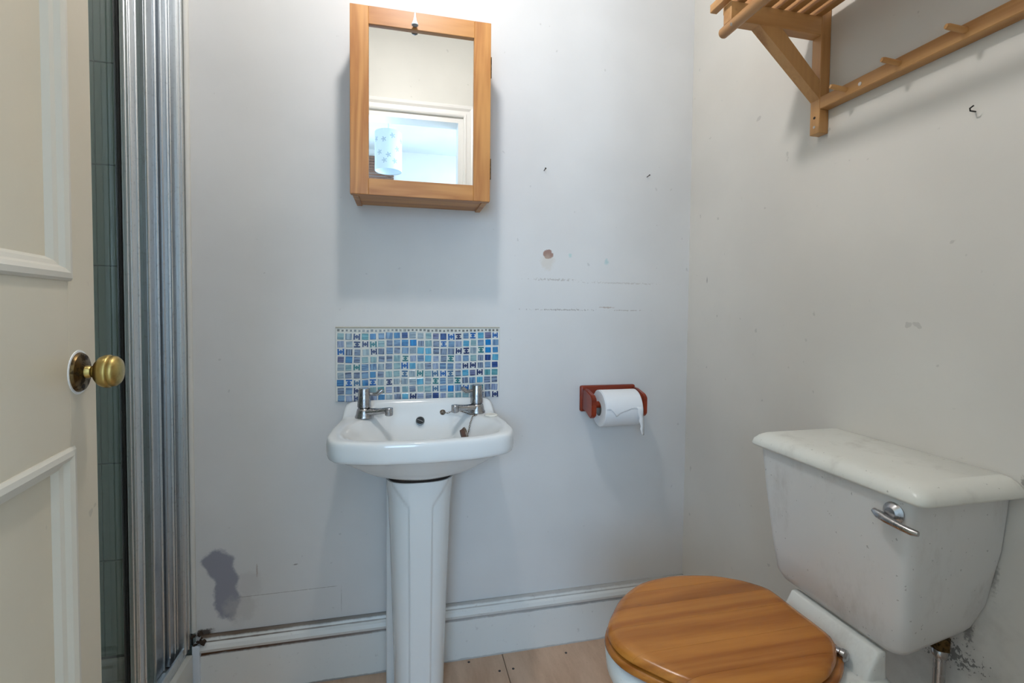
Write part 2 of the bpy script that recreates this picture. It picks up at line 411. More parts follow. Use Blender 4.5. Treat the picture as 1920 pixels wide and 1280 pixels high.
obj('paint_halo', lathe([(.027, 0), (.0265, .0012)], DP(ku, -.0004, kz), dn, 32), simple('bright_white_paint', lin(240, 240, 238), .4), rose)
for s in (-1, 1):
    obj('screw', lathe([(.0035, 0), (.003, .0012), (.0005, .0014)], DP(ku+s*.004, .0052, kz+s*.0165), dn, 10), M_grim_shade, rose)
kn = lathe([(.0080, 0), (.0078, .004), (.0066, .0065), (.0080, .009), (.013, .0115), (.0178, .0155), (.0202, .0205), (.0204, .0245), (.0196, .0262), (.0186, .0268), (.0192, .0276), (.0184, .0315), (.0150, .0350), (.008, .0372), (.0001, .0376)], DP(ku, .006, kz), dn, 40)
obj('knob', kn, M_brass, door, smooth=True, angle=50)
# doorway lining and architrave on the bathroom side (in the mirror)
def arch_trim(bm, pts_in, inner):
    prof = [(0, 0), (0, .014), (.006, .018), (.013, .018), (.016, .013), (.030, .013), (.034, .017), (.040, .023), (.050, .026), (.056, .024), (.058, 0)]
    rings = []
    for (x, z, sx, sz) in pts_in: rings.append([Vector((x+sx*d, -1.40+h, z+sz*d)) for d, h in prof])
    loft(rings, bm=bm)
ba = bmesh.new()
arch_trim(ba, [(.312, 0, 1, 0), (.312, 2.095, 1, 1), (-.30, 2.095, -1, 1), (-.30, 0, -1, 0)], 0)
struct('trim_3', ba, M_doorw, 'cream moulded architrave round the doorway, reflected in the mirror', 'trim')
bl = bmesh.new(); bx(bl, .285, .312, -1.50, -1.405, 0, 2.095); bx(bl, -.30, .285, -1.50, -1.405, 2.068, 2.095)
struct('trim_4', bl, M_doorw, 'painted door lining inside the doorway, reflected in the mirror', 'trim')

# ------------------------------------------------------------------ landing behind the doorway (seen in the mirror)
HY, HC = -3.32, 2.50
bh = bmesh.new()
for x0, x1, z0, z1 in ((-2.0, -1.15, 0, HC), (-.10, 1.6, 0, HC), (-1.15, -.10, 0, .88), (-1.15, -.10, 2.36, HC)): bx(bh, x0, x1, HY-.12, HY, z0, z1)
struct('wall_landing_back', bh, M_hall, 'pale blue-white wall of the landing with its window, reflected in the mirror', 'wall')
struct('wall_landing_left', box(-2.1, -2.0, HY-.12, -1.50, 0, HC), M_hall, 'pale blue-white side wall of the landing outside the doorway', 'wall')
bq = bmesh.new()
for y0, y1, z0, z1 in ((HY-.12, -3.08, 0, HC), (-1.82, -1.50, 0, HC), (-3.08, -1.82, 0, .85), (-3.08, -1.82, 2.15, HC)): bx(bq, 1.6, 1.7, y0, y1, z0, z1)
struct('wall_landing_right', bq, M_hall, 'pale blue-white end wall of the landing right of the doorway', 'wall')
bw = bmesh.new(); bx(bw, -2.0, -.70, -1.56, -1.50, 0, HC); bx(bw, 1.05, 1.6, -1.56, -1.50, 0, HC)
struct('wall_landing_front', bw, M_hall, 'pale landing wall either side of the doorway wall', 'wall')
struct('ceiling_landing', box(-2.1, 1.7, HY-.12, -1.50, HC, HC+.08), M_ceil, 'white landing ceiling above the pendant shade, reflected in the mirror', 'ceiling')
struct('floor_landing', box(-2.1, 1.7, HY-.12, -1.50, -.1, 0), simple('landing_carpet', lin(178, 168, 156), .95), 'light carpet on the landing outside the doorway', 'floor')
wn = bmesh.new()
for a in ((-1.15, -1.10, .88, 2.36), (-.15, -.10, .88, 2.36), (-1.10, -.15, .88, .93), (-1.10, -.15, 2.31, 2.36), (-.645, -.605, .93, 2.31)): bx(wn, a[0], a[1], HY-.09, HY-.03, a[2], a[3], bev=.004)
win = struct('window_1', wn, M_doorw, 'white framed landing window behind the brown blind', 'window')
for x0, x1 in ((-1.10, -.645), (-.605, -.15)): obj('window_pane', box(x0, x1, HY-.062, HY-.058, .93, 2.31), glass('window_glass', (.96, .98, .98, 1)), win)
wn = bmesh.new()
for a in ((-3.08, -3.03, .85, 2.15), (-1.87, -1.82, .85, 2.15), (-3.03, -1.87, .85, .90), (-3.03, -1.87, 2.10, 2.15), (-2.47, -2.43, .90, 2.10)): bx(wn, 1.62, 1.67, a[0], a[1], a[2], a[3], bev=.004)
win2 = struct('added_window', wn, M_doorw, 'white framed window added in the end wall of the landing to let in daylight', 'window')  # made-up window, added to light the landing from the side
for y0, y1 in ((-3.03, -2.47), (-2.43, -1.87)): obj('window_pane', box(1.643, 1.647, y0, y1, .90, 2.10), glass('window_glass', (.96, .98, .98, 1)), win2)
bl = thing('roller_blind', 'brown woven blind drawn up over the landing window, reflected in the mirror', 'blind', (-.6, HY+.02, 2.13))
M_blind = wood('bamboo', lin(96, 66, 52), lin(142, 104, 84), 0, 2, .6)
sl = None
for k in range(12):
    o = obj('blind_slat', sl or box(-.55, .55, -.006, .006, -.011, .011, bev=.003, seg=1), M_blind, bl, loc=(-.63, HY+.03, 2.424-k*.0255)); sl = o.data
pd = thing('pendant_lampshade', 'white drum lampshade with flower cut-outs hanging from the landing ceiling, reflected in the mirror', 'lampshade', (-.105, -2.52, 2.10))
M_shade = simple('shade_white', lin(232, 238, 242), .7)
sb = bmesh.new(); loft([[Vector((-.105+r*math.cos(2*PI*i/40), -2.52+r*math.sin(2*PI*i/40), z)) for i in range(40)] for r, z in ((.095, 2.095), (.097, 2.098), (.097, 2.375), (.095, 2.378), (.0935, 2.375), (.0935, 2.098))] , False, False, sb)
obj('shade', sb, M_shade, pd, smooth=True, angle=60)
obj('shade_flex', tube([(-.105, -2.52, 2.30), (-.105, -2.52, HC-.02)], .0035), M_shade, pd)
obj('lampholder', lathe([(.018, 0), (.018, .05), (.008, .06)], (-.105, -2.52, 2.26), (0, 0, 1), 16), M_shade, pd)
obj('ceiling_rose', lathe([(.04, 0), (.04, .012), (.02, .022)], (-.105, -2.52, HC), (0, 0, -1), 20), M_shade, pd)
M_cut = simple('cutout_shadow', lin(186, 196, 204), .8)
for a0, zc in ((70, 2.33), (108, 2.30), (48, 2.24), (88, 2.19), (128, 2.21), (20, 2.31), (150, 2.31), (105, 2.15), (60, 2.15)):
    pb = bmesh.new(); rings_ = []
    for off in (-.0006, .0008):
        rg_ = []
        for q in range(40):
            b_ = 2*PI*q/40; rr_ = .013+.008*math.cos(5*b_); aa = math.radians(a0)+rr_*math.cos(b_)/.097
            rg_.append(Vector((-.105+(.097+off)*math.cos(aa), -2.52+(.097+off)*math.sin(aa), zc+rr_*math.sin(b_))))
        rings_.append(rg_)
    obj('flower_cutout', loft(rings_, bm=pb), M_cut, pd)

# ------------------------------------------------------------------ bathroom ceiling lamp (above the frame) and its pull cord
LX, LY, LZ = .035, -.645, 2.262
lp = thing('ceiling_lamp', 'bulb above the basin, out of the picture, under a white enamel shade added to block upward light', 'lamp', (LX, LY, H))
t = NT('bulb_glow'); em = t.n('ShaderNodeEmission'); em.inputs[0].default_value = (1, .965, .945, 1); em.inputs[1].default_value = LAMP_W
t.l(em.outputs[0], t.t.nodes['Material Output'].inputs[0])
obj('bulb', lathe([(.001, -.045), (.026, -.038), (.042, -.015), (.045, .005), (.036, .030), (.020, .050), (.014, .065)], (LX, LY, LZ), (0, 0, 1), 24), t.m, lp, smooth=True)
obj('bulb_holder', lathe([(.018, .064), (.018, .10), (.006, .112)], (LX, LY, LZ), (0, 0, 1), 16), M_shade, lp, smooth=True)
sd = bmesh.new(); loft([[Vector((LX+r*math.cos(2*PI*i/40), LY+r*math.sin(2*PI*i/40), LZ+z)) for i in range(40)] for r, z in ((.118, .062), (.120, .062), (.040, .112), (.018, .114), (.018, .111), (.038, .109))], False, False, sd)
obj('added_shade', sd, simple('enamel_white', lin(225, 225, 220), .5), lp, smooth=True, angle=60)  # unseen shade, added to keep the bulb's light off the ceiling
obj('flex', tube([(LX, LY, LZ+.11), (LX, LY, H-.015)], .003), M_shade, lp)
obj('ceiling_rose', lathe([(.045, 0), (.045, .012), (.02, .024)], (LX, LY, H), (0, 0, -1), 24), M_shade, lp, smooth=True)

PX, PY = .0295, -.1625
pc = thing('pull_cord', 'white light pull cord with acorn knob hanging before the mirror cabinet', 'pull cord', (PX, PY, 1.81))
obj('cord', tube([(PX, PY, 1.840), (PX, PY, H-.03)], .0011, 8), M_shade, pc)
obj('cord_knob', lathe([(.0022, .034), (.0028, .026), (.0045, .016), (.0085, .006), (.0088, .0035), (.0078, .003)], (PX, PY, 1.811), (0, 0, 1), 20), M_shade, pc, smooth=True)
obj('cord_knob_base', lathe([(.0001, .0), (.005, .0008), (.0078, .003), (.0082, .0042)], (PX, PY, 1.811), (0, 0, 1), 20), simple('knob_grey', lin(120, 118, 120), .4), pc, smooth=True)
obj('pull_switch', lathe([(.035, 0), (.035, .02), (.012, .035)], (PX, PY, H), (0, 0, -1), 20), M_shade, pc)

# ------------------------------------------------------------------ mirror cabinet
PD, PL = lin(164, 102, 44), lin(206, 148, 82)
W_x = wood('pine_across', PD, PL, 0, 1.0, .4, bands=5); W_z = wood('pine_upright', PD, PL, 2, 1.0, .4, bands=5); W_y = wood('pine_depth', PD, PL, 1, 1.0, .45, bands=5)
cb = thing('mirror_cabinet', 'pine wall cabinet with a mirrored door above the basin', 'cabinet', (.05, -.06, 1.375))
cx0, cx1, cz0, cz1, cf = -.1325, .2320, 1.3755, 1.8540, -.152
for x0, x1 in ((cx0+.004, cx0+.019), (cx1-.019, cx1-.004)): obj('side_panel', box(x0, x1, cf+.021, -.0005, cz0, cz1-.002, bev=.001, seg=1), W_z, cb)
obj('bottom_panel', box(cx0+.019, cx1-.019, cf+.021, -.0005, cz0+.004, cz0+.016), W_x, cb)
obj('top_panel', box(cx0+.019, cx1-.019, cf+.021, -.0005, cz1-.018, cz1-.003), W_x, cb)
fw = .046
ms = [('door_stile', box(cx0, cx0+fw, cf, cf+.020, cz0, cz1, bev=.0012, seg=1), W_z), ('door_stile', box(cx1-fw, cx1, cf, cf+.020, cz0, cz1, bev=.0012, seg=1), W_z),
      ('door_rail', box(cx0+fw, cx1-fw, cf+.0004, cf+.020, cz0, cz0+.042, bev=.0008, seg=1), W_x), ('door_rail', box(cx0+fw, cx1-fw, cf+.0004, cf+.020, cz1-.045, cz1, bev=.0008, seg=1), W_x)]
for nme, b, w in ms: obj(nme, b, w, cb)
M_mir = simple('mirror_silver', (.92, .94, .94, 1), .0, 1)
obj('mirror', box(cx0+fw-.002, cx1-fw+.002, cf+.0085, cf+.012, cz0+.040, cz1-.043), M_mir, cb)
for zc in (1.470, 1.746):
    h = obj('hinge', box(cx1-.001, cx1+.0015, cf+.010, cf+.034, zc-.027, zc+.027, bev=.0006, seg=1), M_brassd, cb)
    obj('hinge_pin', tube([(cx1+.003, cf+.021, zc-.028), (cx1+.003, cf+.021, zc+.028)], .0028, 10), M_brassd, h)

# ------------------------------------------------------------------ mosaic splashback
sx0, sx1, sz0, sz1 = -.188, .292, .812, 1.028
spl = thing('mosaic_splashback', 'blue and grey mosaic splashback panel on the wall above the basin', 'splashback', (.052, 0, sz0))
M_bed = paint('grout_bed', lin(224, 223, 215), (), .7, .6)
obj('grout_bed', box(sx0, sx1, -.0045, 0, sz0, sz1, bev=.001, seg=1), M_bed, spl)
obj('top_edge', box(sx0, sx1, -.0065, -.001, sz1-.004, sz1, bev=.001, seg=1), simple('edge_beige', lin(182, 176, 160), .5), spl)
def tile_paint(name, a, b, vertical, dens=1.0, contrast=.75):
    t = NT(name); P = t.coord('Object'); oi = t.n('ShaderNodeObjectInfo')
    add = t.n('ShaderNodeVectorMath', operation='ADD'); t.l(P, add.inputs[0]); t.l(oi.outputs['Location'], add.inputs[1])
    st = t.noise(t.mapping(add.outputs[0], scale=((1, 1, .08) if vertical else (.08, 1, 1))), 420*dens, 2, .5)
    bl_ = t.noise(add.outputs[0], 90, 3)
    s = t.n('ShaderNodeSeparateXYZ'); t.l(P, s.inputs[0])
    e = t.math('ABSOLUTE', s.outputs[0] if vertical else s.outputs[2])
    f = t.math('ADD', t.math('MULTIPLY', t.ramp(st, .42, .62), contrast), t.math('MULTIPLY', t.ramp(e, .0055, .0075), contrast))
    c = t.mix(t.math('MINIMUM', f, 1.0), a, b); c = t.mix(t.ramp(bl_, .45, .75, 0, .4), c, a)
    t.base(c); t.rough(.16); return t.m
cols = {'t': (lin(168, 196, 194), lin(120, 158, 166)), 'g': (lin(182, 194, 198), lin(134, 150, 162)), 's': (lin(142, 174, 200), lin(76, 112, 156)), 'p': (lin(176, 186, 206), lin(126, 138, 170)),
        'd': (lin(150, 164, 184), lin(50, 62, 96)), 'b': (lin(84, 152, 196), lin(40, 104, 164)), 'B': (lin(26, 150, 212), lin(20, 120, 196)), 'c': (lin(110, 186, 212), lin(66, 150, 190)),
        'N': (lin(60, 96, 156), lin(30, 52, 110)), 'v': (lin(130, 134, 166), lin(62, 58, 104)), 'w': (lin(194, 206, 206), lin(150, 166, 174)), 'T': (lin(116, 176, 180), lin(66, 140, 140))}
TM = {}
for k, (a, b) in cols.items():
    a, b = (a[0]*.76, a[1]*.84, a[2]*.90, 1), (b[0]*.62, b[1]*.70, b[2]*.80, 1)
    for vt in (0, 1): TM[k, vt] = tile_paint('mosaic_%s' % {'t':'pale_teal','g':'pale_grey','s':'steel_blue','p':'lilac_grey','d':'slate_striped','b':'mid_blue','B':'bright_blue','c':'cyan','N':'navy','v':'violet','w':'off_white','T':'teal'}[k], a, b, vt)
HM = {'1': simple('mark_blue', lin(24, 96, 168), .2), '2': simple('mark_navy', lin(34, 52, 100), .2), '3': simple('mark_teal', lin(44, 118, 124), .2), '4': simple('mark_steel', lin(66, 108, 144), .2)}
# each row of the photograph: letter = striped square of that colour, digit = H-shaped mark (lower index = on its side after '_')
rows = ['t g 2 T b s s b N g g t v N 1 2_ s 1_ c v 1',
        'p g 2_ 2 3 t d s b B d t d 1_ s p c t s B s',
        '1 d d w 2 d s d s g c c d d d 2 2_ g 3_ B b',
        'v b d t t d d t 3_ p s c p d 3_ p s t d N c',
        'g t 3 s s g d t 1 c w d p s s p 2 2 d s N',
        'g d d s b d t t 4_ g 3 t 4 1 4_ d c v 2 T T',
        'b 1_ 4 b 1_ g 2_ g g g c g 3_ s g 3_ d s c d d',
        'd s 2 p t T p d t d t t 4 s B s 1 t T d p',
        's p 2 g p b w d c 2 p d N p t t t g d d 2']
def square():
    b = box(-.0072, .0072, -.0015, .0006, -.0072, .0072, bev=.0006, seg=1); return b
def hmark():
    b = bmesh.new()
    for x in (-.0056, .0, .0056): bx(b, x-.0017, x+.0017, -.0014, .0006, -.0070 if x else -.0044, .0070 if x else .0044)
    bx(b, -.0066, .0066, -.00135, .0006, -.0017, .0017); return b
sq = bpy.data.meshes.new('tile'); b = square(); b.to_mesh(sq); b.free(); sq.materials.append(TM['g', 0])
hm = bpy.data.meshes.new('mark'); b = hmark(); b.to_mesh(hm); b.free(); hm.materials.append(HM['1'])
rt = random.Random(11); pitchx = (sx1-sx0-.006)/21; pitchz = .0226
for r, row in enumerate(rows):
    for k, ch in enumerate(row.split()):
        x = sx0+.003+pitchx*(k+.5)+rt.uniform(-.001, .001) + .001*math.sin(r*.9); z = 1.001 - r*pitchz + rt.uniform(-.0008, .0008) - .0022*math.sin(k*.55+.4)*(1-r/11)
        mark = ch[0].isdigit()
        o = obj('mosaic_tile', hm if mark else sq, None, spl, loc=(x, -.0046, z))
        o.rotation_euler = (0, rt.uniform(-.06, .06) + (PI/2 if ch.endswith('_') else 0), 0)
        sc = rt.uniform(1.0, 1.14); o.scale = (sc*rt.uniform(.95, 1.05)*1.15, 1, sc*1.15)
        o.material_slots[0].link = 'OBJECT'; o.material_slots[0].material = HM[ch[0]] if mark else TM[ch[0], rt.randint(0, 1)]
bb = bmesh.new()
for k in range(41):
    x = sx0+.008+k*(sx1-sx0-.016)/40; z = 1.0172+rt.uniform(-.0008, .0008)-.001*math.sin(k*.28); w = .0030*rt.uniform(.85, 1.2)
    bx(bb, x-w, x+w, -.0062, -.004, z-w*.95, z+w*.95)
ob = obj('border_chips', bb, tile_paint('mosaic_border', lin(166, 166, 158), lin(108, 110, 108), 1), spl); ob['kind'] = 'stuff'

# ------------------------------------------------------------------ basin
BC = .052
bas = thing('pedestal_basin', 'small white porcelain basin on a pedestal with two lever taps', 'basin', (BC, -.15, 0))
def sym(pts): return [(BC+x, y, r) for x, y, r in pts] + [(BC-x, y, r) for x, y, r in pts[::-1] if x > 1e-6]
out_o = round_poly(sym([(0, -.352, .5), (.120, -.344, .3), (.212, -.314, .09), (.231, -.255, .12), (.229, -.17, .3), (.214, -.0075, .02)]), 8)
in_o = round_poly(sym([(0, -.322, .5), (.105, -.316, .3), (.180, -.292, .06), (.199, -.235, .06), (.190, -.150, .10), (.128, -.062, .04), (.120, -.030, .03)]), 8)
bo_o = round_poly(sym([(0, -.285, .3), (.070, -.275, .08), (.100, -.22, .08), (.092, -.12, .06), (.080, -.075, .04)]), 8)
NB = 96; cen = (BC, -.17)
RO, RI, RB = polar(out_o, cen, NB), polar(in_o, cen, NB), polar(bo_o, cen, NB)
cv = Vector(cen)
def ring(base, s, z, raise_=0, c=cv):
    return [Vector((c.x+(p.x-c.x)*s, c.y+(p.y-c.y)*s, z + raise_*sstep(-.052, -.012, c.y+(p.y-c.y)*s))) for p in base]
def lerp(A, B, t, z, raise_=0): return [Vector((a.x*(1-t)+b.x*t, a.y*(1-t)+b.y*t, z+raise_*sstep(-.052, -.012, a.y*(1-t)+b.y*t))) for a, b in zip(A, B)]
pedc = [Vector((BC-.004+.080*math.cos(2*PI*k/NB), -.150+.088*math.sin(2*PI*k/NB))) for k in range(NB)]
UP = .040
rings = [lerp(pedc, RO, 0, .646), lerp(pedc, RO, .35, .662), lerp(pedc, RO, .70, .706), lerp(pedc, RO, .90, .7235), ring(RO, .965, .7255), ring(RO, .992, .7272), ring(RO, 1.0, .7370),
         ring(RO, 1.0, .7600, UP*.6), ring(RO, .994, .7700, UP), ring(RO, .980, .7755, UP), lerp(RO, RI, .45, .7770, UP), lerp(RO, RI, .80, .7765, UP), lerp(RO, RI, .95, .7745, UP*.95), lerp(RI, RB, .05, .7700, UP*.8),
         lerp(RI, RB, .35, .7480, UP*.3), lerp(RI, RB, .75, .7220), lerp(RI, RB, 1.0, .6960), ring(RB, .80, .678), ring(RB, .4, .668), ring(RB, .1, .665)]
ob_ = obj('basin_bowl', loft(rings), M_porc, bas, smooth=True, angle=180, sub=1)
# pedestal
def ped_ring(z):
    t_ = z/.66; hw = .066+.020*t_**1.3 + .004*sstep(.55, .66, z); fr = -.218-.016*t_**1.5; bk = -.075; pts = []
    hwp = (.0255+.004*t_) + max(0, (z-.575))*.72; ce = BC-.006
    for k in range(NB*2):
        a = 2*PI*k/(NB*2); c, s = math.cos(a), math.sin(a); e = .72
        x = hw*math.copysign(abs(c)**e, c); y0 = (fr+bk)/2; y = y0 + (bk-fr)/2*math.copysign(abs(s)**e, s)
        if s < 0:
            p = sstep(.0028, -.0012, abs(x)-hwp) if z < .635 else 1
            y += .0045*(1-p)*min(1, -s*2); x *= 1 - .02*(1-p)
        pts.append(Vector((ce+x, y, z)))
    return pts
zz = [0, .012, .02] + [.05+.03*i for i in range(17)] + [.545+.0079*i for i in range(13)]
prs = [ped_ring(z) for z in zz]
for v in prs[0]+prs[1]: v.x = BC-.006+(v.x-BC+.006)*1.06; v.y = -.14+(v.y+.14)*1.05
obj('pedestal', loft(prs), M_porc, bas, smooth=True, angle=50)
obj('pedestal_flange', box(BC-.096, BC+.060, -.085, -.026, 0, .655, bev=.006, seg=3), M_porc, bas, smooth=True)
obj('joint_shadow_gap', loft([[Vector((p.x*.95+(BC-.006)*.05, p.y*.955-.15*.045, z)) for p in ped_ring(.636)] for z in (.6385, .652)]), M_grim_shade, bas)  # near-black filler, painted shade between basin and pedestal
# overflow, plug hole, blanking cap
ovf = obj('overflow_ring', lathe([(.0125, -.004), (.0125, .0012), (.0105, .002), (.0095, .0005), (.0095, -.004)], (BC-.002, -.0500, .7570), (0, -1, .55), 24), worn_metal('overflow_metal', (.25, .28, .3, 1), .4), bas, smooth=True)
obj('overflow_hole', lathe([(.0093, -.004), (.0093, .0004)], (BC-.002, -.0500, .7570), (0, -1, .55), 20), simple('overflow_dark', (.01, .014, .015, 1), .6), ovf)
obj('overflow_bar', tube([(BC-.010, -.0495, .7610), (BC+.006, -.0525, .7550)], .0009, 6), M_chrome, ovf)
obj('waste_ring', lathe([(.021, 0), (.021, .002), (.017, .003), (.016, 0)], (BC, -.17, .666), (0, 0, 1), 24), M_chrome, bas, smooth=True)
obj('blanking_cap', lathe([(.0185, 0), (.0185, .002), (.016, .004), (.0001, .0048)], (BC+.196, -.108, .7772), (0, 0, 1), 28), simple('cap_white', lin(236, 232, 220), .35), bas, smooth=True)
# taps
def tap(side, bxp, byp, spd, lvd):
    z0 = .777; P0 = Vector((bxp, byp, z0))
    bd = lathe([(.0255, 0), (.0255, .004), (.0235, .008), (.0215, .017), (.0190, .024), (.0155, .027)], P0, (0, 0, 1), 28)
    body = obj('tap_body', bd, M_chrome, bas, smooth=True)
    d = Vector(spd).normalized(); u = Vector((0, 0, 1)); s = u.cross(d)
    rings = []
    for t_, w, h0, h1 in ((.0, .018, .004, .027), (.018, .0165, .006, .027), (.045, .0130, .0105, .0280), (.066, .0115, .0145, .0310), (.072, .0115, .0140, .0320)):
        rings.append([P0+d*t_ + s*(w*math.cos(a)) + u*((h0+h1)/2+(h1-h0)/2*math.sin(a)) for a in [2*PI*i/16 for i in range(16)]])
    obj('spout', loft(rings), M_chrome, body, smooth=True, angle=60)
    e = P0+d*.0775
    obj('spout_nozzle', lathe([(.0085, -.002), (.0108, 0), (.0108, .018), (.0095, .0195)], e+u*.0118, (0, 0, 1), 20), M_chrome, body, smooth=True)
    hub = obj('tap_hub', lathe([(.0170, .028), (.0192, .030), (.0190, .034), (.0158, .079), (.0148, .0815), (.0001, .082)], P0, (0, 0, 1), 28), M_chrome, bas, smooth=True)
    l = Vector(lvd).normalized()
    pts = [P0+u*.066+l*.006, P0+u*.066+l*.018, P0+u*.0645+l*.028, P0+u*.066+l*.036, P0+u*.0715+l*.043, P0+u*.0765+l*.050]
    obj('tap_lever', tube(pts, [.0055, .0055, .0060, .0078, .0090, .0068], 14, flat=.8), M_chrome, hub, smooth=True, angle=60)
tap(-1, -.104, -.066, (1, -.55, 0), (1, -.1, 0))
tap(1, .214, -.058, (-1, -.55, 0), (-1, -.35, 0))
# plug and chain
pl = thing('basin_plug', 'dark rubber plug on a rusty bead chain hanging from the hot tap', 'plug', (.175, -.14, .745))
def chain(pts):
    L = []; 
    for a, b_ in zip(pts, pts[1:]):
        a, b_ = Vector(a), Vector(b_); n = max(1, int((b_-a).length/.0058))
        L += [a.lerp(b_, i/n) for i in range(n)]
    L.append(Vector(pts[-1])); bm = bmesh.new()
    for i in range(len(L)-1):
        d = (L[i+1]-L[i]); x, y, dn_ = frame(d); s = x if i % 2 else y; c_ = (L[i]+L[i+1])/2; h = d.length*.62
        loop = [c_ + dn_*(h*math.cos(2*PI*k/10)) + s*(.0018*math.sin(2*PI*k/10)) for k in range(10)]
        n = len(loop); rgs = []
        for k in range(n):
            dd = (loop[(k+1) % n]-loop[k-1]).normalized(); xx = s.cross(dn_).normalized(); yy = dd.cross(xx)
            rgs.append([loop[k] + (xx*math.cos(2*PI*j/5)+yy*math.sin(2*PI*j/5))*.00065 for j in range(5)])
        vv = [[bm.verts.new(p) for p in r] for r in rgs]
        for k in range(n):
            for j in range(5): bm.faces.new((vv[k][j], vv[k][(j+1) % 5], vv[(k+1) % n][(j+1) % 5], vv[(k+1) % n][j]))
    bmesh.ops.recalc_face_normals(bm, faces=bm.faces); return bm
M_rust = worn_metal('rusty_chain', (.30, .26, .22, 1), .45, (.10, .06, .03, 1), .8, .4, .6)
obj('chain', chain([(.118, -.036, .776), (.130, -.040, .774), (.146, -.044, .781), (.158, -.050, .784), (.172, -.062, .781), (.192, -.090, .7782), (.210, -.092, .7778), (.196, -.098, .7745), (.186, -.118, .758), (.180, -.136, .742), (.177, -.146, .738)]), M_rust, pl, smooth=True)
obj('chain_stay', lathe([(.0085, 0), (.0085, .0018), (.005, .004), (.002, .006), (.0001, .0065)], (.116, -.0345, .776), (0, -1, .5), 18), M_rust, pl, smooth=True)
pg = obj('plug_body', lathe([(.0001, 0), (.0150, 0), (.0165, .006), (.0185, .010), (.0185, .014), (.0150, .0145), (.0145, .0125), (.0001, .0120)], (.158, -.152, .7345), (.96, .10, .25), 24), simple('plug_brown', lin(92, 62, 48), .6), pl, smooth=True)
obj('plug_rim', lathe([(.0188, .0095), (.0195, .011), (.0195, .0135), (.0188, .015), (.0170, .0150), (.0170, .0095)], (.158, -.152, .7345), (.96, .10, .25), 24), M_rust, pg, smooth=True)

# ------------------------------------------------------------------ toilet roll holder and roll
MH = wood('mahogany_stain', lin(112, 34, 14), lin(156, 58, 28), 0, 1, .3, knots=False, bands=3)
th = thing('toilet_roll_holder', 'red-brown stained wooden toilet roll holder on the wall', 'roll holder', (.650, 0, .75))
obj('back_plate', box(.557, .748, -.016, 0, .756, .840, bev=.006, seg=3), MH, th, smooth=True)
for x0, x1 in ((.562, .578), (.732, .748)):
    bm = bmesh.new(); pts = round_poly([(-.012, .832, .0), (-.040, .832, .004), (-.085, .822, .010), (-.098, .812, .012), (-.098, .758, .014), (-.080, .748, .012), (-.045, .762, .02), (-.012, .764, 0)], 5)
    extrude_poly([(x0, p.x, p.y) for p in pts], (x1-x0, 0, 0), bm)
    bmesh.ops.bevel(bm, geom=[e for e in bm.edges if len(e.link_faces) == 2 and e.calc_face_angle(0) > 1.2], offset=.003, segments=2, affect='EDGES')
    obj('side_arm', bm, MH, th, smooth=True)
obj('roll_rod', tube([(.574, -.072, .790), (.738, -.072, .790)], .0105, 20), MH, th, smooth=True)
tr = thing('toilet_roll', 'white toilet paper roll with a torn end in the wooden holder', 'toilet roll', (.655, -.072, .73))
M_paper = NT('tissue'); Pq = M_paper.coord(); M_paper.base(lin(236, 237, 238)); M_paper.rough(.95); M_paper.bump(M_paper.noise(Pq, 300, 3), .25, .001); M_paper = M_paper.m
rc = Vector((0, -.074, .778)); RR = .056
def rp(x, a, r): return Vector((x, rc.y - r*math.cos(a), rc.z + r*math.sin(a)))
n = 64; prof = [(.594, .0225), (.594, RR-.002), (.596, RR), (.714, RR), (.716, RR-.002), (.716, .0225)]
rb = bmesh.new(); vv = [[rb.verts.new(rp(x, 2*PI*k/n, r)) for k in range(n)] for x, r in prof]
for i in range(len(prof)):
    A, B = vv[i], vv[(i+1) % len(prof)]
    for k in range(n): rb.faces.new((A[k], A[(k+1) % n], B[(k+1) % n], B[k]))
bmesh.ops.recalc_face_normals(rb, faces=rb.faces)
obj('paper_roll', rb, M_paper, tr, smooth=True)
cv_ = bmesh.new(); vv = [[cv_.verts.new(rp(x, 2*PI*k/40, r)) for k in range(40)] for x, r in ((.593, .0215), (.717, .0215), (.717, .0226), (.593, .0226))]
for i in range(4):
    A, B = vv[i], vv[(i+1) % 4]
    for k in range(40): cv_.faces.new((A[k], A[(k+1) % 40], B[(k+1) % 40], B[k]))
bmesh.ops.recalc_face_normals(cv_, faces=cv_.faces)
obj('card_core', cv_, simple('grey_card', lin(150, 140, 128), .9), tr, smooth=True)
ls = bmesh.new(); NX = 40; NA = 26; grid = []
rq = random.Random(5); jag = [0]*(NX+1)
for i in range(NX+1): jag[i] = rq.uniform(-.02, .02)
def end_ang(s):
    base = .02 + .10*math.sin(s*9+1.2)
    if s < .14: base = .10 - .1*s
    if .14 <= s < .40: base -= .26*(1-abs(s-.27)/.13)
    if s > .90: base = -.20 - (s-.90)*4.0
    return base
for i in range(NX+1):
    s = i/NX; x = .596+s*.119; ea = end_ang(s)+jag[i]; col = []
    for k in range(NA+1):
        a = 2.2 + (ea-2.2)*k/NA; r = RR+.0007+.0006*math.sin(s*7+k*.3)*k/NA
        col.append(rp(x, a, r))
    grid.append(col)
G = [[ls.verts.new(p) for p in c] for c in grid]
for i in range(NX):
    for k in range(NA): ls.faces.new((G[i][k], G[i+1][k], G[i+1][k+1], G[i][k+1]))
o = obj('loose_sheet', ls, M_paper, tr, smooth=True); md = o.modifiers.new('thick', 'SOLIDIFY'); md.thickness = .0006
tl = bmesh.new(); tg = []
